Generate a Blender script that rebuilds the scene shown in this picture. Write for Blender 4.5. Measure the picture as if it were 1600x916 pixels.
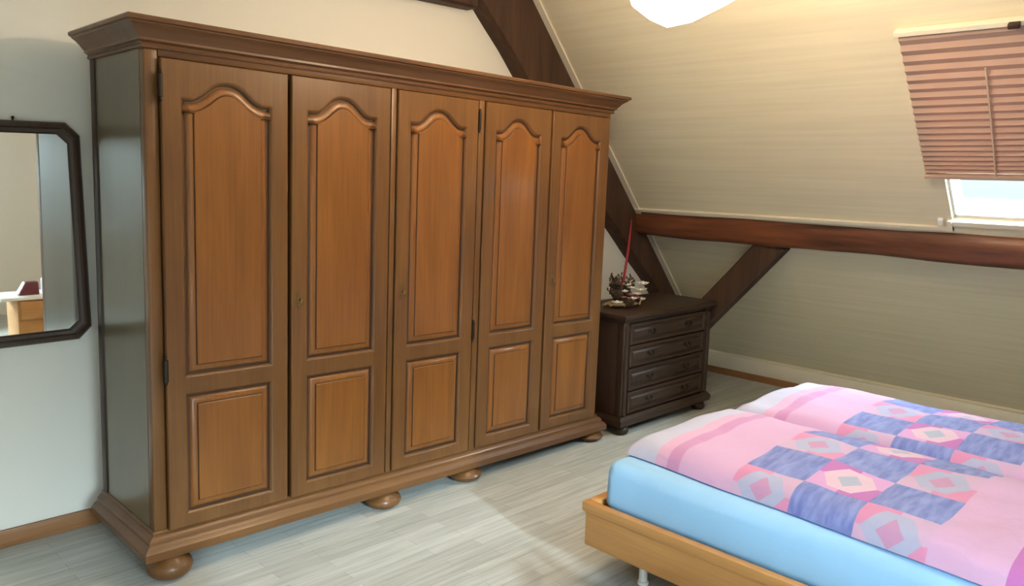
import bpy, bmesh, math, random
from mathutils import Vector, Matrix, noise
random.seed(7)
SC = bpy.context.scene
for o in list(bpy.data.objects): bpy.data.objects.remove(o)
COL = SC.collection
PI = math.pi

# ------------------------------------------------------------------ camera
cd = bpy.data.cameras.new('camera'); cam = bpy.data.objects.new('camera', cd); COL.objects.link(cam)
CR, CU, CF = Vector((.7130, -.7010, .0260)), Vector((.0850, .1240, .9890)), Vector((.6960, .7020, -.1480))
CF.normalize(); CR = (CR - CF * CR.dot(CF)).normalized(); CU = CR.cross(CF)
m = Matrix.Identity(4)
for i in range(3):
    m[i][0], m[i][1], m[i][2] = CR[i], CU[i], -CF[i]
    m[i][3] = (-1.162, -3.831, 1.708)[i]
cam.matrix_world = m
cd.sensor_width = 36; cd.lens = 1253.11 / 1600 * 36; cd.shift_x = -.00034; cd.shift_y = .0015; cd.clip_start = .05
SC.camera = cam
vs = SC.view_settings
vs.view_transform = 'Standard'; vs.look = 'None'; vs.gamma = 1; vs.use_curve_mapping = False
vs.exposure = -0.08

# ------------------------------------------------------------------ light levels
LAMP = 28.0; BULB = 60.0; LAMP_COL = (1.0, .82, .58)
SKY_HIGH = 100.0; SKY_LOW = 1.25
SKY_COL = (.76, .92, 1.0)
wd = bpy.data.worlds.new('sky'); SC.world = wd; wd.use_nodes = True
nt = wd.node_tree; nt.nodes.clear()
tc = nt.nodes.new('ShaderNodeTexCoord')
def mrange(sock, a, b, lo, hi):
    n = nt.nodes.new('ShaderNodeMapRange'); n.interpolation_type = 'SMOOTHSTEP'
    for k, v in zip(('From Min', 'From Max', 'To Min', 'To Max'), (a, b, lo, hi)): n.inputs[k].default_value = v
    nt.links.new(sock, n.inputs['Value']); return n.outputs['Result']
sx = nt.nodes.new('ShaderNodeSeparateXYZ'); nt.links.new(tc.outputs['Generated'], sx.inputs[0])
e1 = mrange(sx.outputs['Z'], -.05, .09, 0, .062); e2 = mrange(sx.outputs['Z'], .06, .45, 0, 1)
ea = nt.nodes.new('ShaderNodeMath'); nt.links.new(e1, ea.inputs[0]); nt.links.new(e2, ea.inputs[1]); elev = ea.outputs[0]          # dim land and haze below, bright cloud above
side = mrange(sx.outputs['Y'], .25, -.75, .06, 1)        # the brighter half of the sky is behind the house
mu = nt.nodes.new('ShaderNodeMath'); mu.operation = 'MULTIPLY'; nt.links.new(elev, mu.inputs[0]); nt.links.new(side, mu.inputs[1])
mr = nt.nodes.new('ShaderNodeMath'); mr.operation = 'MULTIPLY_ADD'; mr.inputs[1].default_value = SKY_HIGH; mr.inputs[2].default_value = SKY_LOW
nt.links.new(mu.outputs[0], mr.inputs[0])
bg = nt.nodes.new('ShaderNodeBackground'); bg.inputs['Color'].default_value = (*SKY_COL, 1)
ow = nt.nodes.new('ShaderNodeOutputWorld')
nt.links.new(mr.outputs[0], bg.inputs['Strength']); nt.links.new(bg.outputs[0], ow.inputs[0])

sl = bpy.data.lights.new('low_sun', 'SUN'); sl.energy = 3.9; sl.color = (.74, .91, 1.0); sl.angle = math.radians(1.6)
so = bpy.data.objects.new('low_sun', sl); COL.objects.link(so); so.rotation_euler = Vector((.27, .963, -.325)).to_track_quat('-Z', 'Y').to_euler()

def portal(loc, sx, sy, direction):
    l = bpy.data.lights.new('window_portal', 'AREA'); l.shape = 'RECTANGLE'; l.size = sx; l.size_y = sy
    l.cycles.is_portal = True
    o = bpy.data.objects.new('window_portal', l); COL.objects.link(o); o.location = loc
    o.rotation_euler = Vector(direction).to_track_quat('-Z', 'Y').to_euler()

# rear wall windows: x0, x1, z0, z1
REAR_Y = -6.2
REAR_WIN = [(-1.45, .22, .98, 2.14), (-2.58, -2.10, .95, 2.10)]
for a, b, c, d in REAR_WIN: portal(((a + b) / 2, REAR_Y - .12, (c + d) / 2), b - a, d - c, (0, 1, 0))

# ------------------------------------------------------------------ slope frame (right, sloping attic wall)
ET = Vector((-.6577, 0, .7533)); NI = Vector((-.7533, 0, -.6577)); P0 = Vector((5.287, 0, 0))
def S(z, y, n=0.0):            # point on the slope at height z, offset n into the room
    return P0 + ET * (z / ET.z) + Vector((0, y, 0)) + NI * n
WIN = (-2.29, -3.20, 1.51, 2.40)

# ------------------------------------------------------------------ materials
def new_mat(name):
    mt = bpy.data.materials.new(name); mt.use_nodes = True
    return mt, mt.node_tree, mt.node_tree.nodes['Principled BSDF']
def plain(name, col, rough=.6, metal=0, spec=.5, bump=0, bscale=80, var=0, vscale=4):
    mt, t, b = new_mat(name)
    b.inputs['Base Color'].default_value = (*col, 1); b.inputs['Roughness'].default_value = rough
    b.inputs['Metallic'].default_value = metal; b.inputs['Specular IOR Level'].default_value = spec
    c = t.nodes.new('ShaderNodeTexCoord')
    if bump:
        n = t.nodes.new('ShaderNodeTexNoise'); n.inputs['Scale'].default_value = bscale; n.inputs['Detail'].default_value = 4
        bp = t.nodes.new('ShaderNodeBump'); bp.inputs['Strength'].default_value = bump; bp.inputs['Distance'].default_value = .01
        t.links.new(c.outputs['Object'], n.inputs['Vector']); t.links.new(n.outputs['Fac'], bp.inputs['Height']); t.links.new(bp.outputs[0], b.inputs['Normal'])
    if var:
        n = t.nodes.new('ShaderNodeTexNoise'); n.inputs['Scale'].default_value = vscale; n.inputs['Detail'].default_value = 5
        r = t.nodes.new('ShaderNodeValToRGB')
        r.color_ramp.elements[0].position = .3; r.color_ramp.elements[1].position = .7
        r.color_ramp.elements[0].color = (*[x * (1 - var) for x in col], 1); r.color_ramp.elements[1].color = (*[min(1, x * (1 + var)) for x in col], 1)
        t.links.new(c.outputs['Object'], n.inputs['Vector']); t.links.new(n.outputs['Fac'], r.inputs[0]); t.links.new(r.outputs[0], b.inputs['Base Color'])
    return mt
def wood(name, dark, light, axis='Z', rough=.40, coat=.14, fine=90, bump=.08, rough_hewn=0):
    mt, t, b = new_mat(name)
    c = t.nodes.new('ShaderNodeTexCoord'); mp = t.nodes.new('ShaderNodeMapping'); mp2 = t.nodes.new('ShaderNodeMapping')
    i = 'XYZ'.index(axis); s = [fine] * 3; s[i] = 2.2; s2 = [7] * 3; s2[i] = .9
    mp.inputs['Scale'].default_value = s; mp2.inputs['Scale'].default_value = s2
    n = t.nodes.new('ShaderNodeTexNoise'); n.inputs['Scale'].default_value = 1; n.inputs['Detail'].default_value = 5; n.inputs['Roughness'].default_value = .6
    n2 = t.nodes.new('ShaderNodeTexNoise'); n2.inputs['Scale'].default_value = 1; n2.inputs['Detail'].default_value = 3; n2.inputs['Distortion'].default_value = 1.2
    mx = t.nodes.new('ShaderNodeMix'); mx.data_type = 'FLOAT'; mx.inputs[0].default_value = .55
    r = t.nodes.new('ShaderNodeValToRGB'); e = r.color_ramp.elements
    e[0].position = .34; e[1].position = .66; e[0].color = (*dark, 1); e[1].color = (*light, 1)
    L = t.links.new
    L(c.outputs['Object'], mp.inputs[0]); L(c.outputs['Object'], mp2.inputs[0]); L(mp.outputs[0], n.inputs['Vector']); L(mp2.outputs[0], n2.inputs['Vector'])
    L(n.outputs['Fac'], mx.inputs[2]); L(n2.outputs['Fac'], mx.inputs[3]); L(mx.outputs[0], r.inputs[0]); L(r.outputs[0], b.inputs['Base Color'])
    bp = t.nodes.new('ShaderNodeBump'); bp.inputs['Strength'].default_value = bump + rough_hewn; bp.inputs['Distance'].default_value = .004 + .02 * rough_hewn
    L(mx.outputs[0], bp.inputs['Height']); L(bp.outputs[0], b.inputs['Normal'])
    b.inputs['Specular IOR Level'].default_value = .35; b.inputs['Roughness'].default_value = rough; b.inputs['Coat Weight'].default_value = coat; b.inputs['Coat Roughness'].default_value = .16
    return mt

OAK_D, OAK_L = (.110, .044, .012), (.175, .077, .021)
M = {}
M['oak'] = wood('oak_stained', OAK_D, OAK_L, 'Z')
M['oak_x'] = wood('oak_stained_horizontal', (.088, .035, .010), (.150, .062, .017), 'X')
M['oak_panel'] = wood('oak_stained_panel', (.165, .058, .012), (.255, .097, .020), 'Z', rough=.36)
M['oak_side'] = wood('oak_stained_side', (.095, .070, .033), (.115, .085, .040), 'Z', rough=.33, coat=.42, bump=.02)
M['oak_cornice'] = wood('oak_stained_cornice', (.085, .036, .014), (.15, .066, .026), 'X')
M['dark_oak'] = wood('dark_walnut', (.022, .011, .007), (.055, .028, .016), 'X', rough=.5, coat=.04)
M['dark_oak_v'] = wood('dark_walnut_upright', (.022, .011, .007), (.055, .028, .016), 'Z', rough=.5, coat=.04)
M['beam'] = wood('old_beam_timber', (.040, .013, .007), (.21, .066, .027), 'Y', rough=.5, coat=.1, fine=26, rough_hewn=.35)
M['beam_diag'] = wood('old_beam_timber_dark', (.038, .018, .011), (.085, .042, .023), 'Z', rough=.6, coat=0, fine=30, rough_hewn=.25)
M['base'] = wood('baseboard_wood', (.22, .095, .035), (.34, .16, .065), 'X', rough=.45, coat=.1)
M['base_y'] = wood('baseboard_wood_side', (.22, .095, .035), (.34, .16, .065), 'Y', rough=.45, coat=.1)
M['bed'] = wood('bed_beech', (.43, .205, .068), (.55, .28, .095), 'Y', rough=.45, coat=.1)
M['bed_x'] = wood('bed_beech_foot', (.43, .205, .068), (.55, .28, .095), 'X', rough=.45, coat=.1)
M['mirror_frame'] = wood('mirror_frame_wood', (.030, .016, .010), (.060, .032, .020), 'Z', rough=.4, coat=.2)
M['wall'] = plain('plaster_wall', (.80, .77, .71), .85, spec=.2, bump=.05, bscale=140)
M['ceiling'] = plain('ceiling_paint', (.88, .85, .79), .9, spec=.2)
M['trim'] = plain('trim_cream', (.78, .70, .56), .6)
M['white_metal'] = plain('white_metal', (.82, .82, .80), .35)
M['iron'] = plain('dark_iron', (.035, .028, .022), .4, metal=.8)
M['brass'] = plain('aged_brass', (.20, .125, .05), .45, metal=.85)
M['glass_sheet'] = None
M['sheet'] = plain('blue_sheet', (.33, .58, .88), .8, spec=.15, bump=.12, bscale=30, var=.04, vscale=3)
M['cord'] = plain('cord_cream', (.62, .47, .38), .7)
M['groove_shade'] = plain('painted_groove_shade', (.045, .018, .007), .5)  # shade around the door panels, painted as dark brown on groove and step faces
M['white_plastic'] = plain('white_plastic', (.80, .79, .76), .4)

def mat_slope():
    mt, t, b = new_mat('ribbed_wallpaper')
    c = t.nodes.new('ShaderNodeTexCoord'); sp = t.nodes.new('ShaderNodeSeparateXYZ'); L = t.links.new
    L(c.outputs['Object'], sp.inputs[0])
    cb = t.nodes.new('ShaderNodeCombineXYZ'); L(sp.outputs['Z'], cb.inputs['Z'])
    my = t.nodes.new('ShaderNodeMath'); my.operation = 'MULTIPLY'; my.inputs[1].default_value = .02; L(sp.outputs['Y'], my.inputs[0]); L(my.outputs[0], cb.inputs['Y'])
    n = t.nodes.new('ShaderNodeTexNoise'); n.inputs['Scale'].default_value = 45; n.inputs['Detail'].default_value = 3; L(cb.outputs[0], n.inputs['Vector'])
    r = t.nodes.new('ShaderNodeValToRGB'); e = r.color_ramp.elements; e[0].position = .3; e[1].position = .7
    e[0].color = (.70, .615, .445, 1); e[1].color = (.77, .685, .505, 1)
    L(n.outputs['Fac'], r.inputs[0]); L(r.outputs[0], b.inputs['Base Color'])
    bp = t.nodes.new('ShaderNodeBump'); bp.inputs['Strength'].default_value = .25; bp.inputs['Distance'].default_value = .004
    L(n.outputs['Fac'], bp.inputs['Height']); L(bp.outputs[0], b.inputs['Normal'])
    b.inputs['Roughness'].default_value = .8; b.inputs['Specular IOR Level'].default_value = .25
    return mt
M['slope'] = mat_slope()

def mat_floor():
    mt, t, b = new_mat('grey_laminate'); L = t.links.new
    c = t.nodes.new('ShaderNodeTexCoord')
    br = t.nodes.new('ShaderNodeTexBrick'); br.offset = .37; br.inputs['Scale'].default_value = 1
    br.inputs['Brick Width'].default_value = .62; br.inputs['Row Height'].default_value = .066; br.inputs['Mortar Size'].default_value = .0012
    br.inputs['Color1'].default_value = (.44, .445, .42, 1); br.inputs['Color2'].default_value = (.53, .54, .52, 1); br.inputs['Mortar'].default_value = (.32, .315, .29, 1)
    br.inputs['Bias'].default_value = 0
    mp = t.nodes.new('ShaderNodeMapping'); mp.inputs['Scale'].default_value = (2.2, 34, 1)
    n = t.nodes.new('ShaderNodeTexNoise'); n.inputs['Scale'].default_value = 1; n.inputs['Detail'].default_value = 6; n.inputs['Roughness'].default_value = .62
    r = t.nodes.new('ShaderNodeValToRGB'); e = r.color_ramp.elements; e[0].position = .28; e[1].position = .72
    e[0].color = (.70, .69, .66, 1); e[1].color = (1.1, 1.1, 1.1, 1)
    mx = t.nodes.new('ShaderNodeMix'); mx.data_type = 'RGBA'; mx.blend_type = 'MULTIPLY'; mx.inputs[0].default_value = 1
    L(c.outputs['Object'], br.inputs['Vector']); L(c.outputs['Object'], mp.inputs[0]); L(mp.outputs[0], n.inputs['Vector']); L(n.outputs['Fac'], r.inputs[0])
    L(br.outputs['Color'], mx.inputs[6]); L(r.outputs[0], mx.inputs[7]); L(mx.outputs[2], b.inputs['Base Color'])
    b.inputs['Roughness'].default_value = .45; b.inputs['Specular IOR Level'].default_value = .35
    return mt
M['floor'] = mat_floor()

def mat_glass():
    mt, t, b = new_mat('window_glass'); t.nodes.remove(b); o = t.nodes['Material Output']
    tr = t.nodes.new('ShaderNodeBsdfTransparent'); tr.inputs[0].default_value = (.95, .98, .98, 1)
    g = t.nodes.new('ShaderNodeBsdfGlossy'); g.inputs['Roughness'].default_value = .02
    mx = t.nodes.new('ShaderNodeMixShader'); fr = t.nodes.new('ShaderNodeFresnel'); fr.inputs[0].default_value = 1.15
    t.links.new(fr.outputs[0], mx.inputs[0]); t.links.new(tr.outputs[0], mx.inputs[1]); t.links.new(g.outputs[0], mx.inputs[2]); t.links.new(mx.outputs[0], o.inputs[0])
    return mt
M['glass'] = mat_glass()
def mat_mirror():
    mt, t, b = new_mat('mirror_glass'); b.inputs['Base Color'].default_value = (.90, .91, .89, 1); b.inputs['Metallic'].default_value = 1; b.inputs['Roughness'].default_value = .015
    return mt
M['mirror'] = mat_mirror()
def mat_lamp():
    mt, t, b = new_mat('lamp_shade_lit'); b.inputs['Base Color'].default_value = (.9, .88, .82, 1)
    b.inputs['Emission Color'].default_value = (*LAMP_COL, 1); b.inputs['Emission Strength'].default_value = LAMP
    return mt
M['lamp'] = mat_lamp()
def mat_blind():
    mt, t, b = new_mat('pleated_blind_fabric'); b.inputs['Base Color'].default_value = (.49, .335, .275, 1); b.inputs['Roughness'].default_value = .85; b.inputs['Specular IOR Level'].default_value = .1
    tl = t.nodes.new('ShaderNodeBsdfTranslucent'); tl.inputs[0].default_value = (.55, .30, .20, 1)
    mx = t.nodes.new('ShaderNodeMixShader'); mx.inputs[0].default_value = .12; o = t.nodes['Material Output']
    t.links.new(b.outputs[0], mx.inputs[1]); t.links.new(tl.outputs[0], mx.inputs[2]); t.links.new(mx.outputs[0], o.inputs[0])
    return mt
M['blind'] = mat_blind()

class E:                       # tiny expression builder over Math nodes
    t = None
    def __init__(s, sock): s.s = sock
    @staticmethod
    def op(o, *a):
        n = E.t.nodes.new('ShaderNodeMath'); n.operation = o
        for i, x in enumerate(a):
            if isinstance(x, E): E.t.links.new(x.s, n.inputs[i])
            else: n.inputs[i].default_value = x
        return E(n.outputs[0])
    def __add__(s, o): return E.op('ADD', s, o)
    def __radd__(s, o): return E.op('ADD', s, o)
    def __sub__(s, o): return E.op('SUBTRACT', s, o)
    def __rsub__(s, o): return E.op('SUBTRACT', o, s)
    def __mul__(s, o): return E.op('MULTIPLY', s, o)
    def __gt__(s, o): return E.op('GREATER_THAN', s, o)
    def __lt__(s, o): return E.op('LESS_THAN', s, o)
    def abs(s): return E.op('ABSOLUTE', s)
    def floor(s): return E.op('FLOOR', s)
    def mod(s, k): return E.op('FLOORED_MODULO', s, k)
def mixc(f, a, b):
    n = E.t.nodes.new('ShaderNodeMix'); n.data_type = 'RGBA'; E.t.links.new(f.s, n.inputs[0])
    for k, x in ((6, a), (7, b)):
        if isinstance(x, tuple): n.inputs[k].default_value = (*x, 1)
        else: E.t.links.new(x, n.inputs[k])
    return n.outputs[2]
def mat_duvet(parity, voff):
    # UV: u = metres from the foot end, v = metres across from the near edge
    mt, t, b = new_mat('patchwork_duvet_cotton'); E.t = t
    uv = t.nodes.new('ShaderNodeUVMap'); uv.uv_map = 'pattern'
    sp = t.nodes.new('ShaderNodeSeparateXYZ'); t.links.new(uv.outputs[0], sp.inputs[0])
    u, v = E(sp.outputs[0]), E(sp.outputs[1])
    white, lav = (0.608, 0.562, 0.638), (0.426, 0.441, 0.638)
    pink, mag, lpink = (0.61, 0.33, 0.62), (0.47, 0.165, 0.46), (.60, .375, .60)
    salmon = (0.623, 0.258, 0.456)
    q = .236
    U = (u - .53) * (1 / q); V = (v + voff) * (1 / q)
    iu, iv = U.floor(), V.floor(); a = U - iu - .5; c = V - iv - .5
    star = (iu + iv + parity).mod(2) < .5
    n = t.nodes.new('ShaderNodeTexNoise'); n.inputs['Scale'].default_value = 14; n.inputs['Detail'].default_value = 5
    mp = t.nodes.new('ShaderNodeMapping'); mp.inputs['Scale'].default_value = (2.6, .6, 1); t.links.new(uv.outputs[0], mp.inputs[0]); t.links.new(mp.outputs[0], n.inputs['Vector'])
    r = t.nodes.new('ShaderNodeValToRGB'); e = r.color_ramp.elements; e[0].position = .35; e[1].position = .65
    e[0].color = (.15, .18, .48, 1); e[1].color = (.25, .30, .62, 1); t.links.new(n.outputs['Fac'], r.inputs[0])
    blue = r.outputs[0]
    alt = (iu + 0).mod(2) < .5
    d = a.abs() + c.abs()
    m_ = E.op('MAXIMUM', a.abs(), c.abs())
    tri = (a * c) > 0
    bgc = mixc(tri, mag, pink)
    bgc2 = mixc(tri, salmon, (0.562, 0.380, 0.578))
    bgx = mixc(alt, bgc, bgc2)
    hexd = E.op('MAXIMUM', a.abs() * 1.05 + c.abs() * .62, c.abs() * 1.12)
    s1 = mixc(hexd < .44, bgx, mixc(alt, (0.654, 0.471, 0.608), (0.395, 0.410, 0.608)))
    s2 = mixc((a.abs() * 1.3 + c.abs()) < .26, s1, mixc(alt, (0.380, 0.418, 0.562), (0.502, 0.274, 0.471)))
    sq = mixc(star, blue, s2)
    band = mixc((u > .53) * (u < 1.238), lpink, sq)
    b0 = mixc(u < .285, band, (0.547, 0.274, 0.502))
    b1 = mixc(u < .225, b0, (0.638, 0.380, 0.578))
    b2 = mixc(u < .165, b1, (0.502, 0.502, 0.669))
    b3 = mixc((u > 1.46) * (u < 1.56), b2, mag)
    b4 = mixc((u > 1.56) * (u < 1.66), b3, pink)
    b5 = mixc(u > 1.66, b4, lav)
    t.links.new(b5, b.inputs['Base Color'])
    b.inputs['Roughness'].default_value = .85; b.inputs['Specular IOR Level'].default_value = .12
    b.inputs['Sheen Weight'].default_value = .15
    n3 = t.nodes.new('ShaderNodeTexNoise'); n3.inputs['Scale'].default_value = 9; n3.inputs['Detail'].default_value = 4; n3.inputs['Distortion'].default_value = .8
    bp = t.nodes.new('ShaderNodeBump'); bp.inputs['Strength'].default_value = .35; bp.inputs['Distance'].default_value = .02
    t.links.new(uv.outputs[0], n3.inputs['Vector']); t.links.new(n3.outputs['Fac'], bp.inputs['Height']); t.links.new(bp.outputs[0], b.inputs['Normal'])
    return mt

# ------------------------------------------------------------------ mesh helpers
def obj(name, bm, mat, parent=None, smooth=None):
    me = bpy.data.meshes.new(name); bmesh.ops.recalc_face_normals(bm, faces=bm.faces[:]); bm.to_mesh(me); bm.free()
    if mat: me.materials.append(mat)
    o = bpy.data.objects.new(name, me); COL.objects.link(o)
    if parent: o.parent = parent
    if smooth is not None:
        me.polygons.foreach_set('use_smooth', [True] * len(me.polygons)); me.set_sharp_from_angle(angle=math.radians(smooth))
    return o
def thing(name, label, cat, loc=(0, 0, 0), rot=(0, 0, 0), group=None):
    o = bpy.data.objects.new(name, None); COL.objects.link(o); o.location = loc; o.rotation_euler = rot; o.empty_display_size = .1
    o['label'] = label; o['category'] = cat
    if group: o['group'] = group
    return o
def tag(o, label, cat, group=None):
    o['label'] = label; o['category'] = cat
    if group: o['group'] = group
    return o
def struct(o, label, cat):
    o['kind'] = 'structure'; o['label'] = label; o['category'] = cat; return o
def hexa(bm, pts):             # 8 points: bottom quad, top quad
    v = [bm.verts.new(p) for p in pts]
    for f in ((0, 1, 2, 3), (4, 5, 6, 7), (0, 1, 5, 4), (1, 2, 6, 5), (2, 3, 7, 6), (3, 0, 4, 7)): bm.faces.new([v[i] for i in f])
    return v
def box(bm, x0, x1, y0, y1, z0, z1):
    return hexa(bm, [(x0, y0, z0), (x1, y0, z0), (x1, y1, z0), (x0, y1, z0), (x0, y0, z1), (x1, y0, z1), (x1, y1, z1), (x0, y1, z1)])
def bevel(bm, w, seg=2, ang=.5):
    bmesh.ops.recalc_face_normals(bm, faces=bm.faces[:])
    es = [e for e in bm.edges if len(e.link_faces) == 2 and e.calc_face_angle() > ang]
    bmesh.ops.bevel(bm, geom=es, offset=w, segments=seg, profile=.5, affect='EDGES', clamp_overlap=True)
def boxes(name, lst, mat, parent=None, bv=0, smooth=None):
    bm = bmesh.new()
    for b in lst: box(bm, *b)
    if bv: bevel(bm, bv)
    return obj(name, bm, mat, parent, smooth if smooth is not None else (40 if bv else None))
def lathe(bm, prof, c=(0, 0, 0), n=24, ax=None, mtx=None):
    rings = []
    for r, z in prof:
        ring = []
        for i in range(n):
            a = 2 * PI * i / n; p = Vector((r * math.cos(a), r * math.sin(a), z))
            if mtx: p = mtx @ p
            ring.append(bm.verts.new(p + Vector(c)))
        rings.append(ring)
    for a, b in zip(rings, rings[1:]):
        for i in range(n): bm.faces.new((a[i], a[(i + 1) % n], b[(i + 1) % n], b[i]))
    bm.faces.new(rings[0]); bm.faces.new(rings[-1])
def tube(bm, pts, rad, n=8):
    pts = [Vector(p) for p in pts]; rings = []
    for i, p in enumerate(pts):
        d = (pts[min(i + 1, len(pts) - 1)] - pts[max(i - 1, 0)]).normalized()
        a = d.orthogonal().normalized() if i == 0 else (pa - d * pa.dot(d)).normalized()
        pa = a; b = d.cross(a); r = rad[i] if isinstance(rad, (list, tuple)) else rad
        rings.append([bm.verts.new(p + a * r * math.cos(2 * PI * k / n) + b * r * math.sin(2 * PI * k / n)) for k in range(n)])
    for a, b in zip(rings, rings[1:]):
        for k in range(n): bm.faces.new((a[k], a[(k + 1) % n], b[(k + 1) % n], b[k]))
    bm.faces.new(rings[0]); bm.faces.new(rings[-1])
def ellipsoid(bm, c, r, u=10, v=7, mtx=None):
    mm = Matrix.Translation(c) @ (mtx or Matrix.Identity(4)) @ Matrix.Diagonal((*r, 1))
    bmesh.ops.create_uvsphere(bm, u_segments=u, v_segments=v, radius=1, matrix=mm)
def sweep3(bm, prof, x0, x1, yf, yb):   # moulding (overhang, z) round left side, front and right side, mitred
    loops = []
    for o, z in prof: loops.append([bm.verts.new(p) for p in ((x0 - o, yb, z), (x0 - o, yf - o, z), (x1 + o, yf - o, z), (x1 + o, yb, z))])
    for a, b in zip(loops, loops[1:]):
        for i in range(3): bm.faces.new((a[i], a[i + 1], b[i + 1], b[i]))
        bm.faces.new((a[3], a[0], b[0], b[3]))
    bm.faces.new(loops[0]); bm.faces.new(loops[-1])
def copy_tree(o, parent=None):
    c = o.copy(); COL.objects.link(c)
    if parent: c.parent = parent
    for ch in list(o.children): copy_tree(ch, c)
    return c
def bar(bm, a, b, w, h, up=(0, 0, 1), seg=14, wob=0, seed=0, bev=.012):   # squared timber from a to b with hewn wobble
    a, b = Vector(a), Vector(b); d = (b - a).normalized(); up = Vector(up); s = d.cross(up).normalized(); u = s.cross(d)
    prof = []
    for sx, sz in ((-1, -1), (1, -1), (1, 1), (-1, 1)):
        for k in ((0, 1), (1, 0)) if sx * sz > 0 else ((1, 0), (0, 1)):
            prof.append((sx * (w / 2 - bev * k[0]), sz * (h / 2 - bev * k[1])))
    rings = []
    for i in range(seg + 1):
        p = a + (b - a) * i / seg; ring = []
        for j, (x, z) in enumerate(prof):
            q = p + s * x + u * z
            if wob: q += (s * noise.noise(q * 2.3 + Vector((seed, j // 2, 0))) + u * noise.noise(q * 2.1 + Vector((j // 2, seed, 5)))) * wob
            ring.append(bm.verts.new(q))
        rings.append(ring)
    for r, q in zip(rings, rings[1:]):
        for k in range(8): bm.faces.new((r[k], r[(k + 1) % 8], q[(k + 1) % 8], q[k]))
    bm.faces.new(rings[0]); bm.faces.new(rings[-1])

# ------------------------------------------------------------------ room shell
YB, XL, ZC = .15, -3.0, 3.0
struct(boxes('floor', [(XL - .15, 5.4, REAR_Y - .15, YB + .15, -.12, 0)], M['floor']), 'pale grey laminate floor of narrow strips', 'floor')
struct(boxes('wall_back', [(XL - .15, 5.4, YB, YB + .15, 0, ZC + .1)], M['wall']), 'cream plaster gable wall behind wardrobe and mirror', 'wall')
struct(boxes('wall_left', [(XL - .15, XL, REAR_Y, YB, 0, ZC)], M['wall']), 'plain cream wall on the left, out of the photo', 'wall')
struct(boxes('ceiling', [(XL - .15, 2.9, REAR_Y - .15, YB, ZC, ZC + .12)], M['ceiling']), 'cream flat ceiling above the hanging lamp', 'ceiling')
rw, x = [], XL - .15
for a, b, c, d in sorted(REAR_WIN):
    rw += [(x, a, REAR_Y - .15, REAR_Y, 0, ZC), (a, b, REAR_Y - .15, REAR_Y, 0, c), (a, b, REAR_Y - .15, REAR_Y, d, ZC)]; x = b
rw.append((x, 5.4, REAR_Y - .15, REAR_Y, 0, ZC))
struct(boxes('wall_rear', rw, M['wall']), 'cream wall behind the camera, seen in the mirror', 'wall')
for i, (a, b, c, d) in enumerate(REAR_WIN):
    w = bpy.data.objects.new('window_%d' % (i + 2), None); COL.objects.link(w); w.location = ((a + b) / 2, REAR_Y, c); struct(w, 'rear window behind the camera, %s' % ('near the bed head' if i == 0 else 'by the left corner'), 'window')
    h, k = (b - a) / 2, d - c; t = .055
    boxes('window_frame', [(-h, -h + t, -.11, -.05, 0, k), (h - t, h, -.11, -.05, 0, k), (-h, h, -.11, -.05, 0, t), (-h, h, -.11, -.05, k - t, k)], M['white_plastic'], w)
    boxes('window_pane', [(-h + t, h - t, -.085, -.079, t, k - t)], M['glass'], w)
# slope, with the roof window opening
bm = bmesh.new()
def slab(z0, z1, y0, y1, n0=0, n1=-.2): hexa(bm, [S(z0, y0, n0), S(z0, y1, n0), S(z0, y1, n1), S(z0, y0, n1), S(z1, y0, n0), S(z1, y1, n0), S(z1, y1, n1), S(z1, y0, n1)])
ya, yb_, za, zb_ = WIN
slab(.12, za, YB, REAR_Y); slab(zb_, 3.15, YB, REAR_Y); slab(za, zb_, YB, ya); slab(za, zb_, yb_, REAR_Y)
struct(obj('wall_right', bm, M['slope']), 'sloping attic wall with ribbed beige wallpaper', 'wall')
struct(boxes('wall_knee', [(5.12, 5.30, REAR_Y, YB, 0, .30)], M['slope']), 'low knee wall under the slope', 'wall')
struct(boxes('trim_1', [(5.085, 5.12, REAR_Y, YB, .055, .175)], M['trim'], bv=.004), 'cream skirting strip at the foot of the slope', 'trim')
struct(boxes('baseboard_right', [(5.075, 5.12, REAR_Y, YB, 0, .055)], M['base_y']), 'brown wooden baseboard under the slope', 'baseboard')
struct(boxes('baseboard_back', [(XL, 5.07, YB - .018, YB, 0, .08)], M['base'], bv=.004), 'brown wooden baseboard below the mirror', 'baseboard')
bm = bmesh.new()   # strip on the slope above the purlin, with its upright end piece
hexa(bm, [S(1.455, .02, 0), S(1.455, -2.29, 0), S(1.455, -2.29, .018), S(1.455, .02, .018), S(1.474, .02, 0), S(1.474, -2.29, 0), S(1.474, -2.29, .018), S(1.474, .02, .018)])
hexa(bm, [S(1.455, -2.255, 0), S(1.455, -2.29, 0), S(1.455, -2.29, .022), S(1.455, -2.255, .022), S(1.515, -2.265, 0), S(1.515, -2.29, 0), S(1.515, -2.29, .022), S(1.515, -2.265, .022)])
struct(obj('trim_2', bm, M['trim']), 'thin cream strip along the top of the horizontal beam', 'trim')
bm = bmesh.new()
hexa(bm, [S(.3, .03, 0), S(.3, -.02, 0), S(.3, -.02, .012), S(.3, .03, .012), S(2.99, .03, 0), S(2.99, -.02, 0), S(2.99, -.02, .012), S(2.99, .03, .012)])
struct(obj('trim_3', bm, M['trim']), 'thin cream strip beside the diagonal gable beam', 'trim')

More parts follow.
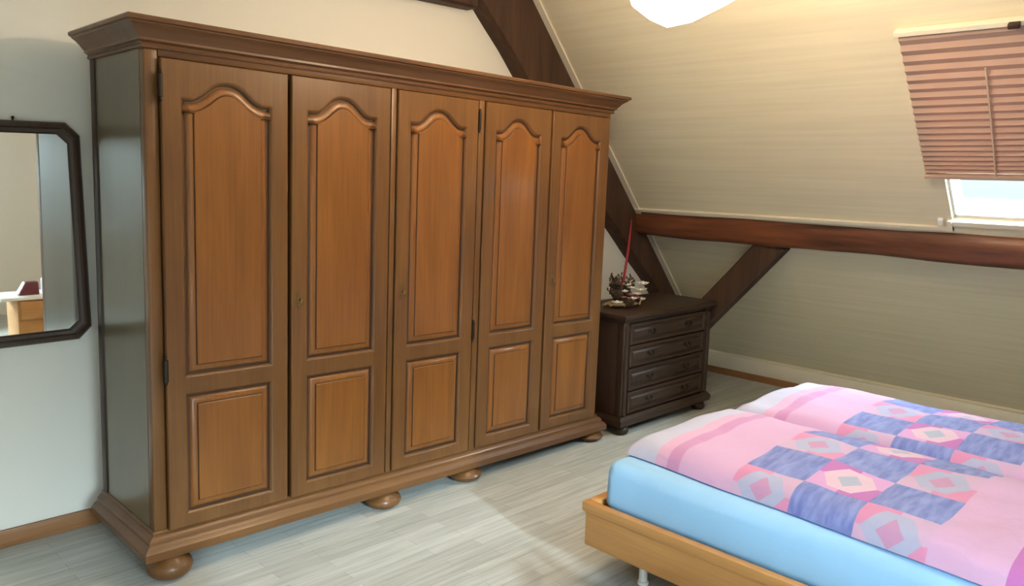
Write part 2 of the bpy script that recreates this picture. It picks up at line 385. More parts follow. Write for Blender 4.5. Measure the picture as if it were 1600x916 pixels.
# roof window
w1 = bpy.data.objects.new('window_1', None); COL.objects.link(w1); w1.location = S(za, (ya + yb_) / 2, -.1)
struct(w1, 'roof window in the sloping wall, half covered by the pleated blind', 'window')
off = -w1.location
def slope_box(bm, z0, z1, y0, y1, n0, n1, o=off):
    hexa(bm, [p + o for p in (S(z0, y0, n0), S(z0, y1, n0), S(z0, y1, n1), S(z0, y0, n1), S(z1, y0, n0), S(z1, y1, n0), S(z1, y1, n1), S(z1, y0, n1))])
bm = bmesh.new(); t = .014
slope_box(bm, za, zb_, ya, ya - t, -.08, -.03); slope_box(bm, za, zb_, yb_ + t, yb_, -.08, -.03)
slope_box(bm, za, za + t, ya, yb_, -.08, -.03); slope_box(bm, zb_ - t, zb_, ya, yb_, -.08, -.03)
obj('window_frame', bm, M['white_plastic'], w1)
bm = bmesh.new(); slope_box(bm, za + t, zb_ - t, ya - t, yb_ + t, -.058, -.052); obj('window_pane', bm, M['glass'], w1)
bm = bmesh.new(); slope_box(bm, za - .028, za - .002, ya, yb_, -.03, .012); obj('window_sill', bm, M['trim'], w1)
portal(S((za + zb_) / 2, (ya + yb_) / 2, -.16), .9, 1.2, NI)

# ------------------------------------------------------------------ timber frame
def spl(pts, z):   # x at height z along a polyline
    for (x0, z0), (x1, z1) in zip(pts, pts[1:]):
        if z <= z0 and z >= z1: return x0 + (x1 - x0) * (z0 - z) / (z0 - z1)
    return pts[-1][0]
RL = [(2.10, 3.0), (2.385, 2.721), (2.763, 2.329), (3.685, 1.405), (4.355, .803), (4.93, .2), (5.0, .0)]
bm = bmesh.new(); loops = []
zs = [3.0 - .06 * i for i in range(47)]
for z in zs:
    xl = spl(RL, z) + .012 * noise.noise(Vector((z * 5, 2, 0))); xr = P0.x - .873 * z - .004
    if xr - xl < .1: xl = xr - .1
    loops.append([bm.verts.new(p) for p in ((xl, YB, z), (xl, .05, z), (xl + .02, .03, z), (xr - .01, .03, z), (xr, .04, z), (xr, YB, z))])
for a, b in zip(loops, loops[1:]):
    for i in range(6): bm.faces.new((a[i], a[(i + 1) % 6], b[(i + 1) % 6], b[i]))
bm.faces.new(loops[0]); bm.faces.new(loops[-1])
tag(obj('rafter_beam', bm, M['beam_diag'], None, 40), 'wide dark diagonal timber on the gable wall, running down behind the chest', 'beam')
bm = bmesh.new(); bar(bm, (-2.5, .09, 2.815), (2.30, .09, 2.815), .12, .19, wob=.006, seed=3, bev=.015)
tag(obj('tie_beam', bm, M['beam_diag'], None, 40), 'dark horizontal timber at the top edge, meeting the diagonal timber above the wardrobe', 'beam')
bm = bmesh.new(); bar(bm, (4.11, .03, 1.362), (4.11, REAR_Y, 1.345), .155, .195, seg=40, wob=.016, seed=9, bev=.03)
tag(obj('purlin_beam', bm, M['beam'], None, 50), 'long reddish brown horizontal timber along the sloping wall below the window', 'beam')
bm = bmesh.new(); bar(bm, (4.145, -1.13, 1.30), (4.145, -.03, .08), .19, .11, up=(1, 0, 0), seg=14, wob=.003, seed=4, bev=.012)
tag(obj('brace_beam', bm, M['beam_diag'], None, 40), 'short dark slanting brace from the long beam down behind the chest', 'beam')

# ------------------------------------------------------------------ wardrobe
TILT = .0177
W, D, ZB, ZT = 2.831, .60, .205, 2.177
wr = thing('wardrobe', 'large five-door oak wardrobe with arched panels, moulded cornice and bun feet', 'wardrobe', (0, 0, 0), (0, TILT, 0))
boxes('carcass', [(.02, W - .02, -D + .03, -.012, ZB, ZT)], M['oak'], wr)
def side(x0, x1, mat):
    bm = bmesh.new()
    box(bm, x0, x1, -D + .05, -.055, ZB, ZT)
    o = x0 - .004 if x0 < 1 else x1 + .004
    return obj('side_panel', bm, mat, wr)
side(0.0, .02, M['oak_side']); side(W - .02, W, M['oak'])
boxes('back_batten', [(-.006, .03, -.055, 0, ZB, ZT)], M['dark_oak_v'], wr, bv=.003)
boxes('back_batten', [(W - .03, W + .006, -.055, 0, ZB, ZT)], M['dark_oak_v'], wr, bv=.003)
DOORS = [(.055, .594), (.612, 1.136), (1.182, 1.703), (1.758, 2.269), (2.287, 2.800)]
# face frame: corner posts, two module posts, top rail
for a, b in ((0, .052), (2.803, W)): boxes('corner_post', [(a, b, -D, -D + .05, ZB, ZT)], M['oak'], wr, bv=.004)
for a, b in ((1.144, 1.174), (1.711, 1.750)): boxes('divider_post', [(a, b, -D - .014, -D + .03, ZB, 2.122)], M['oak'], wr, bv=.004)
boxes('top_rail', [(.052, 2.803, -D - .004, -D + .03, 2.123, ZT)], M['oak_x'], wr, bv=.002)
bm = bmesh.new()
sweep3(bm, [(0, 2.150), (.012, 2.150), (.016, 2.158), (.012, 2.166), (.018, 2.172), (.026, 2.175), (.026, 2.184), (.034, 2.192), (.046, 2.207), (.060, 2.220), (.074, 2.229), (.076, 2.234), (.086, 2.238), (.088, 2.249), (.082, 2.256), (.0, 2.258)], 0, W, -D, 0)
obj('cornice', bm, M['oak_cornice'], wr, 35)
bm = bmesh.new()
sweep3(bm, [(-.01, .215), (.004, .214), (.010, .208), (.010, .200), (.020, .194), (.030, .184), (.033, .178), (.033, .170), (.046, .160), (.054, .148), (.058, .144), (.058, .116), (.054, .108), (.0, .108)], 0, W, -D, 0)
obj('plinth', bm, M['oak_x'], wr, 35)
def arch(x0, x1, z0, zs, h, n=40):
    pts = [(x0, z0), (x1, z0)]
    for i in range(n + 1):
        t = 1 - 2 * i / n; s = max(0, 1 - abs(t) / .80)
        pts.append(((x0 + x1) / 2 + t * (x1 - x0) / 2, zs + h * .5 * (1 + math.cos(PI * (1 - s) ** 1.28)) if h else zs))
    return pts
def inset(pts, d):
    n = len(pts); out = []
    for i in range(n):
        a, b, c = Vector(pts[i - 1]), Vector(pts[i]), Vector(pts[(i + 1) % n])
        e1, e2 = (b - a).normalized(), (c - b).normalized()
        n1, n2 = Vector((-e1.y, e1.x)), Vector((-e2.y, e2.x)); k = (n1 + n2)
        k = k / max(.3, k.dot(k) / 2) if k.length > 0 else n1
        out.append(tuple(b + k * d))
    return out
def loft(bm, loops):
    vl = [[bm.verts.new((x, y, z)) for x, z in pts] for pts, y in loops]
    for a, b in zip(vl, vl[1:]):
        n = len(a)
        for i in range(n): bm.faces.new((a[i], a[(i + 1) % n], b[(i + 1) % n], b[i]))
    return vl
YF = -D - .020
for di, (x0, x1) in enumerate(DOORS):
    st = .072
    holes = [arch(x0 + st, x1 - st, .845, 1.978, .075), arch(x0 + st, x1 - st, .258, .785, 0, 2)]
    bm = bmesh.new()
    outer = [(x0, .208), (x1, .208), (x1, 2.119), (x0, 2.119)]
    vo = loft(bm, [(outer, -D + .002), (outer, YF + .004), (inset(outer, .004), YF), (inset(outer, .008), YF)])
    edges = []
    def loop_edges(vs): return [bm.edges.get((vs[i], vs[(i + 1) % len(vs)])) or bm.edges.new((vs[i], vs[(i + 1) % len(vs)])) for i in range(len(vs))]
    edges += loop_edges(vo[-1])
    for hpts in holes:
        hl = loft(bm, [(inset(hpts, -.004), YF), (hpts, YF), (inset(hpts, .003), YF + .001), (inset(hpts, .007), YF + .004), (inset(hpts, .014), YF + .012), (inset(hpts, .016), YF + .017)])
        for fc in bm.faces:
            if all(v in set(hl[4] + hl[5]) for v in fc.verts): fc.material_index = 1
        edges += loop_edges(hl[0])
    bmesh.ops.triangle_fill(bm, use_beauty=True, use_dissolve=False, edges=edges)
    d = obj('door', bm, M['oak'], wr, 30); d.data.materials.append(M['groove_shade'])
    for hpts in holes:
        bm = bmesh.new()
        hl = loft(bm, [(inset(hpts, .014), YF + .016), (inset(hpts, .023), YF + .016), (inset(hpts, .026), YF + .012), (inset(hpts, .034), YF + .007), (inset(hpts, .048), YF + .004), (inset(hpts, .0515), YF + .005), (inset(hpts, .054), YF + .000), (inset(hpts, .057), YF - .002), (inset(hpts, .060), YF - .002)])
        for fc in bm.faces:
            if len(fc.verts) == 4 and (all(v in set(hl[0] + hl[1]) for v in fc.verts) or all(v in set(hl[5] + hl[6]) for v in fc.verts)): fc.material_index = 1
        bm.faces.new(hl[-1])
        obj('raised_panel', bm, M['oak_panel'], d, 30).data.materials.append(M['groove_shade'])
    # fittings
    if di in (1, 2, 4):
        kx = x0 + .036; bm = bmesh.new()
        for cz, rx, rz in ((1.158, .007, .016), (1.135, .010, .017), (1.112, .006, .015)): ellipsoid(bm, (kx, YF - .001, cz), (rx, .004, rz), 12, 8)
        obj('key_plate', bm, M['brass'], d, 60)
        bm = bmesh.new(); tube(bm, [(kx, YF, 1.137), (kx, YF - .024, 1.137)], .0035); ellipsoid(bm, (kx, YF - .028, 1.13), (.010, .004, .014), 10, 6)
        obj('key', bm, M['brass'], d, 60)
    hx = {0: x0 - .004, 2: x1 + .004}.get(di, x0 + .004 if di == 3 else x1 - .004)
    if di in (0, 2):
        for hz in (2.015, .888):
            bm = bmesh.new(); lathe(bm, [(.002, -.062), (.007, -.055), (.005, -.048), (.009, -.044), (.009, .044), (.005, .048), (.007, .055), (.002, .062)], (hx, YF - .004, hz), 12)
            obj('hinge', bm, M['iron'], d, 40)
# bun feet: each reaches down to the level floor under the slightly leaning case
def bun_foot(x, y):
    fl = TILT * x; h = .112 - fl; bm = bmesh.new()
    lathe(bm, [(.045, 1.0), (.05, .90), (.055, .84), (.085, .66), (.094, .45), (.086, .24), (.062, .07), (.05, 0)] and [(r, z * h) for r, z in [(.05, 0), (.064, .06), (.086, .24), (.094, .45), (.085, .66), (.055, .84), (.05, .92), (.045, 1.0)]], (x, y, fl), 28)
    obj('bun_foot', bm, M['oak_x'], wr, 50)
for x in (.062, 1.150, 1.712, 2.79): bun_foot(x, -.59)
for x in (.1, 2.73): bun_foot(x, -.11)

# ------------------------------------------------------------------ chest of drawers
X0, X1, DF, DB = 2.985, 4.03, -.695, -.20
cx_ = (X0 + X1) / 2
ch = thing('chest_of_drawers', 'dark walnut chest of four drawers standing right of the wardrobe', 'chest of drawers', (cx_, (DF + DB) / 2, 0))
ch_off = Vector((-cx_, -(DF + DB) / 2, 0))
def cb(name, lst, mat, parent=ch, bv=.003):
    o = ch_off
    return boxes(name, [(a + o.x, b + o.x, c + o.y, d + o.y, e, f) for a, b, c, d, e, f in lst], mat, parent, bv)
cb('carcass', [(X0, X1, DF + .022, DB, .085, .775)], M['dark_oak_v'])
cb('corner_post', [(X0 - .004, X0 + .06, DF, DF + .05, .10, .775)], M['dark_oak_v'])
cb('corner_post', [(X1 - .075, X1 + .004, DF, DF + .05, .10, .775)], M['dark_oak_v'])
for sx in (X0 + .028, X1 - .036):
    bm = bmesh.new(); prof = [(.010, .13), (.020, .14), (.020, .16), (.013, .175), (.017, .25), (.018, .42), (.015, .60), (.012, .70), (.020, .715), (.020, .735), (.010, .745)]
    lathe(bm, prof, (sx + ch_off.x, DF + ch_off.y, 0), 14); obj('turned_column', bm, M['dark_oak_v'], ch, 40)
bm = bmesh.new(); sweep3(bm, [(0, .768), (.008, .768), (.012, .778), (.022, .784), (.030, .790), (.034, .797), (.034, .813), (.028, .820), (0, .822)], X0 + ch_off.x, X1 + ch_off.x, DF + ch_off.y, DB + ch_off.y)
obj('chest_top', bm, M['dark_oak'], ch, 35)
bm = bmesh.new(); sweep3(bm, [(0, .130), (.006, .128), (.012, .118), (.024, .106), (.026, .092), (.022, .066), (0, .066)], X0 + ch_off.x, X1 + ch_off.x, DF + ch_off.y, DB + ch_off.y)
obj('base_moulding', bm, M['dark_oak'], ch, 35)
for x, y in ((X0 + .05, DF + .03), (X1 - .06, DF + .03), (X0 + .05, DB - .06), (X1 - .06, DB - .06)):
    bm = bmesh.new(); lathe(bm, [(.030, 0), (.045, .008), (.055, .028), (.048, .048), (.032, .060), (.034, .070)], (x + ch_off.x, y + ch_off.y, 0), 18)
    obj('bun_foot', bm, M['dark_oak'], ch, 50)
zlev = [(.612, .752), (.458, .602), (.298, .448), (.142, .288)]
for z0, z1 in zlev:
    a, b = X0 + .065, X1 - .08
    def o2(pts): return [(x + ch_off.x, z) for x, z in pts]
    r = o2([(a, z0), (b, z0), (b, z1), (a, z1)]); yf = DF + ch_off.y
    bm = bmesh.new()
    v = loft(bm, [(r, yf + .03), (r, yf - .002), (inset(r, .004), yf - .006), (inset(r, .020), yf - .006), (inset(r, .026), yf + .004), (inset(r, .034), yf + .004), (inset(r, .046), yf - .008), (inset(r, .052), yf - .010)])
    bm.faces.new(v[-1]); bm.faces.new(v[0])
    dr = obj('drawer', bm, M['dark_oak'], ch, 30)
    for hx in (a + .23, b - .23):
        bm = bmesh.new(); zc = (z0 + z1) / 2; hx += ch_off.x
        ellipsoid(bm, (hx - .03, yf - .012, zc + .008), (.012, .005, .015), 10, 6); ellipsoid(bm, (hx + .03, yf - .012, zc + .008), (.012, .005, .015), 10, 6)
        tube(bm, [(hx - .03 + .06 * i / 10, yf - .022 - .006 * math.sin(PI * i / 10), zc + .006 - .024 * math.sin(PI * i / 10)) for i in range(11)], .0045, 8)
        obj('drop_handle', bm, M['iron'], dr, 50)

# ------------------------------------------------------------------ dried flower arrangement
FL = Vector((3.25, -.46, .822))
fa = thing('dried_flower_arrangement', 'dried flower and pine cone arrangement with a slim red stick on the dark chest', 'flower arrangement', FL); fa.scale = (1.22, 1.22, 1.12)
mf = {k: plain(k, c, .8, var=.15, vscale=40) for k, c in dict(twig_brown=(.085, .050, .034), blossom_white=(.85, .78, .66), blossom_pink=(.34, .13, .16), straw=(.34, .22, .11), cone_brown=(.10, .055, .032), candle_red=(.28, .015, .022)).items()}
bm = bmesh.new()
ellipsoid(bm, (0, 0, .022), (.115, .07, .022), 20, 8)
for i in range(46):
    a = random.uniform(0, 2 * PI); r = random.uniform(.04, .15)
    p = Vector((r * math.cos(a), .6 * r * math.sin(a), .02)); q = p + Vector((random.uniform(-.06, .06), random.uniform(-.03, .03), random.uniform(-.012, .03)))
    q.z = max(.006, q.z); tube(bm, [p, q], [.006, .003], 5)
obj('straw_base', bm, mf['straw'], fa, 60)
for i in range(40):
    bm = bmesh.new(); a = random.uniform(0, 2 * PI)
    top = Vector((-.03 + random.uniform(-.10, .11), random.uniform(-.05, .05), random.uniform(.10, .20)))
    p = Vector((-.02 + .03 * math.cos(a), .02 * math.sin(a), .03)); mid = (p + top) / 2 + Vector((random.uniform(-.015, .015), 0, .01))
    tube(bm, [p, mid, top], [.0035, .003, .002], 5)
    for k in range(7):
        l = mid.lerp(top, k / 6) + Vector((random.uniform(-.012, .012), random.uniform(-.012, .012), random.uniform(-.008, .012)))
        ellipsoid(bm, l, (.006, .005, .012), 6, 4, Matrix.Rotation(random.uniform(-1, 1), 4, 'Y'))
    obj('dried_twig', bm, mf['twig_brown'], fa, 60)
def blossom(c, r, mat, nm):
    bm = bmesh.new()
    for k in range(9):
        a = 2 * PI * k / 9; m4 = Matrix.Rotation(a, 4, 'Z') @ Matrix.Rotation(-.5, 4, 'Y')
        ellipsoid(bm, Vector(c) + Vector((math.cos(a), math.sin(a), .3)) * r * .55, (r * .55, r * .28, r * .14), 8, 5, m4)
    ellipsoid(bm, Vector(c) + Vector((0, 0, r * .3)), (r * .4, r * .4, r * .35), 8, 6)
    obj(nm, bm, mat, fa, 60)
for c, r in (((.005, -.03, .135), .026), ((-.035, -.045, .10), .022), ((.03, -.04, .115), .022), ((.165, -.02, .125), .036), ((.185, .0, .085), .032), ((.13, -.03, .09), .026), ((.09, -.04, .07), .024), ((.02, -.06, .05), .028), ((-.08, -.03, .03), .032), ((.125, -.045, .035), .024)):
    blossom(c, r, mf['blossom_white'], 'white_blossom')
for c, r in (((.015, -.055, .075), .026), ((.06, -.05, .05), .026), ((.19, .01, .025), .03), ((-.05, -.05, .065), .02)): blossom(c, r, mf['blossom_pink'], 'pink_blossom')
for c in ((-.075, -.02, .085), (.085, -.03, .042), (-.02, -.065, .035), (.045, .02, .06)):
    bm = bmesh.new()
    for k in range(7):
        rr = .026 * math.sin(PI * (k + .8) / 8)
        for j in range(8):
            a = 2 * PI * (j + .5 * (k % 2)) / 8
            ellipsoid(bm, Vector(c) + Vector((rr * math.cos(a), rr * math.sin(a), -.025 + .008 * k)), (.010, .007, .004), 6, 4, Matrix.Rotation(a, 4, 'Z'))
    ellipsoid(bm, c, (.016, .016, .026), 8, 6)
    obj('pine_cone', bm, mf['cone_brown'], fa, 60)
bm = bmesh.new(); tube(bm, [(-.01, 0, .03), (.005, 0, .15), (.024, -.002, .27), (.040, -.004, .42), (.050, -.004, .535)], [.006, .0075, .0075, .007, .004], 10)
obj('red_stick', bm, mf['candle_red'], fa, 60)

# ------------------------------------------------------------------ mirror
mi = thing('wall_mirror', 'dark wood framed wall mirror with cut corners hanging left of the wardrobe', 'mirror', (-.289, YB, .905), (0, -.010, 0))
mw, mh, cc, fw = .315, .975, .055, .052
def octo(w, z0, z1, c): return [(-w + c, z0), (w - c, z0), (w, z0 + c), (w, z1 - c), (w - c, z1), (-w + c, z1), (-w, z1 - c), (-w, z0 + c)]
oo, ii = octo(mw, 0, mh, cc), octo(mw - fw, fw, mh - fw, cc * .72)
def lerp2(a, b, t): return [(p[0] + (q[0] - p[0]) * t, p[1] + (q[1] - p[1]) * t) for p, q in zip(a, b)]
bm = bmesh.new()
v = loft(bm, [(oo, -.001), (oo, -.018), (lerp2(oo, ii, .15), -.030), (lerp2(oo, ii, .45), -.032), (lerp2(oo, ii, .6), -.022), (lerp2(oo, ii, .85), -.020), (ii, -.012), (ii, -.001)])
for k in range(8): bm.faces.new((v[-1][k], v[-1][(k + 1) % 8], v[0][(k + 1) % 8], v[0][k]))
obj('mirror_frame', bm, M['mirror_frame'], mi, 30)
bm = bmesh.new(); v = loft(bm, [(octo(mw - fw + .006, fw - .006, mh - fw + .006, cc * .72), -.003), (octo(mw - fw + .006, fw - .006, mh - fw + .006, cc * .72), -.008)]); bm.faces.new(v[0]); bm.faces.new(v[1])
obj('mirror_glass', bm, M['mirror'], mi)
bm = bmesh.new(); tube(bm, [(.06, -.004, mh - .01), (.06, -.006, mh + .012)], .004); ellipsoid(bm, (.06, -.010, mh + .012), (.007, .007, .007)); obj('hanging_hook', bm, M['iron'], mi, 50)

# ------------------------------------------------------------------ roof window blind
BY0, BY1 = -2.205, -3.29
bl = thing('pleated_blind', 'dusty pink pleated blind half covering the roof window', 'blind', S(1.775, (BY0 + BY1) / 2, .03))
boff = -bl.location
zt, zb2 = 2.462, 1.79
bm = bmesh.new(); NP = 20; zz = []
tot = sum(1.7 - i / (NP - 1) for i in range(NP)); zcur = zt
for i in range(NP):
    h = (1.7 - i / (NP - 1)) / tot * (zt - zb2); zz += [(zcur, .018), (zcur - h * .42, .034)]; zcur -= h
zz.append((zb2, .018))
rows = [[bm.verts.new(S(z, y, n) + boff) for y in (BY0, -2.55, -2.9, BY1)] for z, n in zz]
for a, b in zip(rows, rows[1:]):
    for i in range(3): bm.faces.new((a[i], a[i + 1], b[i + 1], b[i]))
f = obj('pleated_fabric', bm, M['blind'], bl)
sm = f.modifiers.new('thickness', 'SOLIDIFY'); sm.thickness = .0015
bm = bmesh.new(); slope_box(bm, 2.462, 2.482, BY0 + .015, BY1 - .015, .002, .045, boff); bevel(bm, .003); obj('head_rail', bm, M['trim'], bl)
bm = bmesh.new(); slope_box(bm, 1.772, 1.790, BY0 + .002, BY1 - .002, .016, .046, boff); bevel(bm, .003); obj('bottom_rail', bm, plain('blind_rail', (.50, .34, .26), .5), bl)
bm = bmesh.new(); tube(bm, [S(2.30, -2.58, .039) + boff, S(2.1, -2.574, .039) + boff, S(1.78, -2.56, .040) + boff], .005, 6); obj('pull_cord', bm, M['cord'], bl, 60)
bm = bmesh.new(); slope_box(bm, 2.463, 2.483, -2.70, -2.75, .045, .075, boff); bevel(bm, .006); obj('end_clip', bm, M['dark_oak'], bl)
bm = bmesh.new(); hexa(bm, [S(1.492, -2.215, 0), S(1.492, -2.245, 0), S(1.492, -2.245, .03), S(1.492, -2.215, .03), S(1.525, -2.215, 0), S(1.525, -2.245, 0), S(1.525, -2.245, .022), S(1.525, -2.215, .022)]); bevel(bm, .004)
tag(obj('blind_bracket', bm, M['white_plastic'], None, 40), 'small white plastic bracket on the sloping wall at the lower window corner', 'bracket')

# ------------------------------------------------------------------ pendant lamp
LP = Vector((1.60, -1.97, 2.475))
lp = thing('pendant_lamp', 'lit white faceted pendant lamp hanging in front of the sloping wall', 'lamp', LP); lp.scale = (1.10, 1.10, 1.10)
right = Vector((CR.x, CR.y, 0)).normalized()
bm = bmesh.new(); n = 10
tip = bm.verts.new(right * -.066 + Vector((0, 0, -.165)))
rings = []
for r, z, tw in ((.075, -.132, 0), (.155, -.085, .5), (.205, -.030, 0), (.225, .035, .5)):
    ring = []
    for i in range(n):
        a = 2 * PI * (i + tw) / n; k = 1 + .06 * math.cos(2 * a + r * 9) + .04 * math.sin(3 * a)
        c = right * (-.06 * max(0, (-z - .03) / .12))
        ring.append(bm.verts.new((r * k * math.cos(a) + c.x, r * k * math.sin(a) + c.y, z + .010 * math.sin(4 * a + 1))))
    rings.append((ring, tw))
for i in range(n): bm.faces.new((tip, rings[0][0][i], rings[0][0][(i + 1) % n]))
for (a, ta), (b, tb) in zip(rings, rings[1:]):
    for i in range(n):
        j = (i + 1) % n
        if tb > ta: bm.faces.new((a[i], a[j], b[i])); bm.faces.new((b[i], a[j], b[j]))
        else: bm.faces.new((a[i], a[j], b[j])); bm.faces.new((a[i], b[j], b[i]))
obj('lamp_shade', bm, M['lamp'], lp).modifiers.new('thickness', 'SOLIDIFY').thickness = .004
pl = bpy.data.lights.new('bulb_light', 'POINT'); pl.energy = BULB; pl.color = LAMP_COL; pl.shadow_soft_size = .06
po = bpy.data.objects.new('bulb_light', pl); COL.objects.link(po); po.parent = lp; po.location = (0, 0, .125)
bm = bmesh.new()
for k in range(3):
    a = 2 * PI * k / 3 + .4; tube(bm, [(.215 * math.cos(a), .215 * math.sin(a), .03), (.03 * math.cos(a), .03 * math.sin(a), .30)], .0025, 6)
tube(bm, [(0, 0, .29), (0, 0, .455)], .004); lathe(bm, [(.006, .31), (.034, .305), (.034, .295), (.006, .29)], (0, 0, 0), 16)
obj('lamp_cord', bm, M['white_plastic'], lp, 60)
bm = bmesh.new(); lathe(bm, [(.016, .20), (.020, .21), (.020, .28), (.010, .295)], (0, 0, 0), 16); obj('bulb_holder', bm, M['white_plastic'], lp, 50)
bm = bmesh.new(); lathe(bm, [(.05, .477), (.05, .460), (.03, .445), (.008, .435)], (0, 0, 0), 20); obj('ceiling_rose', bm, M['white_plastic'], lp, 50)

# ------------------------------------------------------------------ bed
BX0, BX1, BF, BH = 1.335, 3.20, -1.785, -3.86
bd = thing('bed_frame', 'double bed frame of light beech with low side boards on pale metal legs', 'bed', ((BX0 + BX1) / 2, (BF + BH) / 2, 0))
bo = Vector((-(BX0 + BX1) / 2, -(BF + BH) / 2, 0))
def bb(name, lst, mat, bv=.004, parent=bd): return boxes(name, [(a + bo.x, b + bo.x, c + bo.y, d + bo.y, e, f) for a, b, c, d, e, f in lst], mat, parent, bv)
for a in (BX0, BX1 - .028):
    r = bb('side_rail', [(a, a + .028, BH, BF, .165, .315)], M['bed']); k = -.012 if a == BX0 else 0
    bb('cap_strip', [(a + k, a + .040 + k, BH, BF + .012, .315, .358)], M['bed'], .006, r)
for yy, nm in ((BF - .028, 'foot_board'), (BH, 'head_board')):
    r = bb(nm, [(BX0 + .028, BX1 - .028, yy, yy + .028, .165, .315 if nm == 'foot_board' else .62)], M['bed_x'])
    if nm == 'foot_board': bb('cap_strip', [(BX0 + .028, BX1 - .028, yy - .012, yy + .040, .315, .358)], M['bed_x'], .006, r)
bb('slat_base', [(BX0 + .028, BX1 - .028, BH + .028, BF - .04, .24, .312)], M['bed_x'], 0)
for x in (BX0 + .17, BX1 - .17):
    for y in (BF - .19, BH + .2):
        bm = bmesh.new(); tube(bm, [(x + bo.x, y + bo.y, 0), (x + bo.x, y + bo.y, .24)], .018, 14); lathe(bm, [(.024, 0), (.024, .012), (.018, .016)], (x + bo.x, y + bo.y, 0), 14); obj('leg', bm, M['white_metal'], bd, 50)

ZM = .54
bm = bmesh.new(); box(bm, BX0 + .05, BX1 - .05, BH + .05, BF - .048, .313, ZM)
bevel(bm, .055, 6); bmesh.ops.subdivide_edges(bm, edges=[e for e in bm.edges if e.calc_length() > .12], cuts=24, use_grid_fill=True)
for v in bm.verts:
    k = noise.noise(v.co * 3.1) * .006 + noise.noise(Vector((v.co.x * 4, v.co.y * 9, v.co.z * 16))) * .004
    if v.co.z < .5: v.co += Vector((-1 if v.co.x < 2 else 1, 0, 0)) * k
    if .33 < v.co.z < .5 and v.co.x < 2: v.co.x -= .012 * math.sin(PI * (v.co.z - .33) / .17)
    v.co.z = min(v.co.z, ZM)
tag(obj('mattress', bm, M['sheet'], None, 60), 'thick mattress in a light blue fitted sheet on the bed frame', 'mattress')

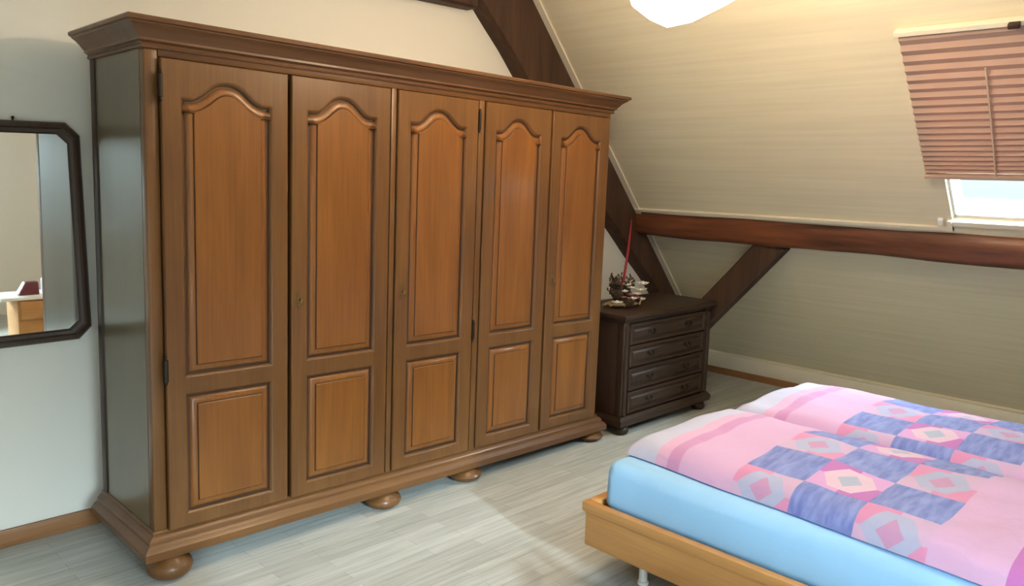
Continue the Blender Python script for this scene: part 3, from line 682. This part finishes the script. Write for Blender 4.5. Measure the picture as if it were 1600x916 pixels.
def duvet(name, xl, xr, yf, yb, label, mat, seed, T=.10):
    NU, NV = 110, 56; bm = bmesh.new(); uvl = bm.loops.layers.uv.new('pattern'); top = []; bot = []; hh = []
    Lu = yf - yb
    for i in range(NU + 1):
        u = i / NU; ta, tb = [], []
        for j in range(NV + 1):
            v = j / NV
            y = yf - u * Lu; x0, x1 = xl(u), xr(u)
            yy = y + .018 * noise.noise(Vector((v * 3, seed, 1))) * max(0, 1 - u * 4)
            x = x0 + (x1 - x0) * v + .012 * noise.noise(Vector((u * 6, seed, 3))) * (1 - abs(2 * v - 1) * 0) * (1 if v in (0, 1) else .5)
            du, dv = min(u, 1 - u) * Lu, min(v, 1 - v) * (x1 - x0)
            e = min(1, du / .07); g = min(1, dv / .07); big = min(1, dv / .34) * min(1, du / .30)
            prof = (1 - (1 - e) ** 2) ** .5 * (1 - (1 - g) ** 2) ** .5 * (.62 + .38 * (1 - (1 - big) ** 2))
            wv = noise.noise(Vector((x * 3.2, y * 2.6, seed))) * .5 + noise.noise(Vector((x * 8, y * 6, seed + 4))) * .22
            h = T * prof * (1 + .42 * wv) + .004
            ta.append(bm.verts.new((x, yy, ZM + .003 + h))); tb.append(bm.verts.new((x + (.008 if v == 0 else -.008 if v == 1 else 0), yy, ZM + .003)))
        top.append(ta); bot.append(tb); hh.append([t_.co.z - ZM - .003 for t_ in ta])
    def face(vs, uvs):
        f = bm.faces.new(vs)
        for l, q in zip(f.loops, uvs): l[uvl].uv = q
    xm = .86
    for i in range(NU):
        for j in range(NV):
            q = [((i + a) / NU * Lu, (j + b) / NV * xm - (max(0, T * .62 - hh[i + a][j + b]) if (j + b) < NV * .2 else 0)) for a, b in ((0, 0), (1, 0), (1, 1), (0, 1))]
            face((top[i][j], top[i + 1][j], top[i + 1][j + 1], top[i][j + 1]), q)
            face((bot[i][j], bot[i][j + 1], bot[i + 1][j + 1], bot[i + 1][j]), [q[0], q[3], q[2], q[1]])
    for i in range(NU):
        for j, s in ((0, 0), (NV, 1)):
            q0, q1 = (i / NU * Lu, s * xm), ((i + 1) / NU * Lu, s * xm)
            face((top[i][j], bot[i][j], bot[i + 1][j], top[i + 1][j]), [q0, q0, q1, q1])
    for j in range(NV):
        for i, s in ((0, 0), (NU, 1)):
            q0, q1 = (s * Lu, j / NV * xm), (s * Lu, (j + 1) / NV * xm)
            face((top[i][j], bot[i][j], bot[i][j + 1], top[i][j + 1]), [q0, q0, q1, q1])
    o = obj(name, bm, mat, None, 80); tag(o, label, 'duvet', 'patchwork duvets on the bed'); return o
duvet('duvet', lambda u: 1.50 - .135 * u, lambda u: 2.315, -1.845, -3.72, 'patchwork duvet on the near side of the bed, above the blue sheet', mat_duvet(0, .115), 2)
duvet('duvet', lambda u: 2.332, lambda u: 3.13, -1.86, -3.72, 'patchwork duvet on the far side of the bed, next to the sloping wall', mat_duvet(0, .15), 11)

# ------------------------------------------------------------------ bedside table (seen only in the mirror)
nb = thing('bedside_table', 'beech bedside table beside the bed head, seen in the mirror', 'table', (.66, -3.62, 0))
boxes('table_top', [(-.24, .22, -.2, .2, .565, .59)], M['white_plastic'], nb, .004)
boxes('table_body', [(-.12, .20, -.18, .18, .06, .565)], M['bed'], nb, .003)
boxes('drawer_front', [(-.10, .18, .18, .195, .40, .55)], M['bed_x'], nb, .003)
for a, b in ((-.10, -.16), (.16, -.16), (-.10, .14), (.16, .14)): boxes('leg', [(a, a + .03, b, b + .03, 0, .06)], M['bed'], nb)
bx = bmesh.new(); hexa(bx, [(-.09, -.06, 0), (.07, -.06, 0), (.07, .06, 0), (-.09, .06, 0), (-.03, -.04, .11), (.07, -.04, .11), (.07, .04, .11), (-.03, .04, .11)]); bevel(bx, .006)
o = obj('tissue_box', bx, plain('maroon_card', (.12, .02, .03), .5), None, 40); o.location = (.66, -3.58, .5905); tag(o, 'maroon box with a slanted end on the bedside table, seen in the mirror', 'box')
bx = bmesh.new(); box(bx, 0, .06, -.04, .04, 0, .13); bevel(bx, .008); o = obj('storage_tin', bx, plain('pale_lilac_tin', (.66, .64, .76), .4), None, 40); o.location = (.765, -3.58, .5905); tag(o, 'pale lilac tin beside the maroon box, seen in the mirror', 'tin')
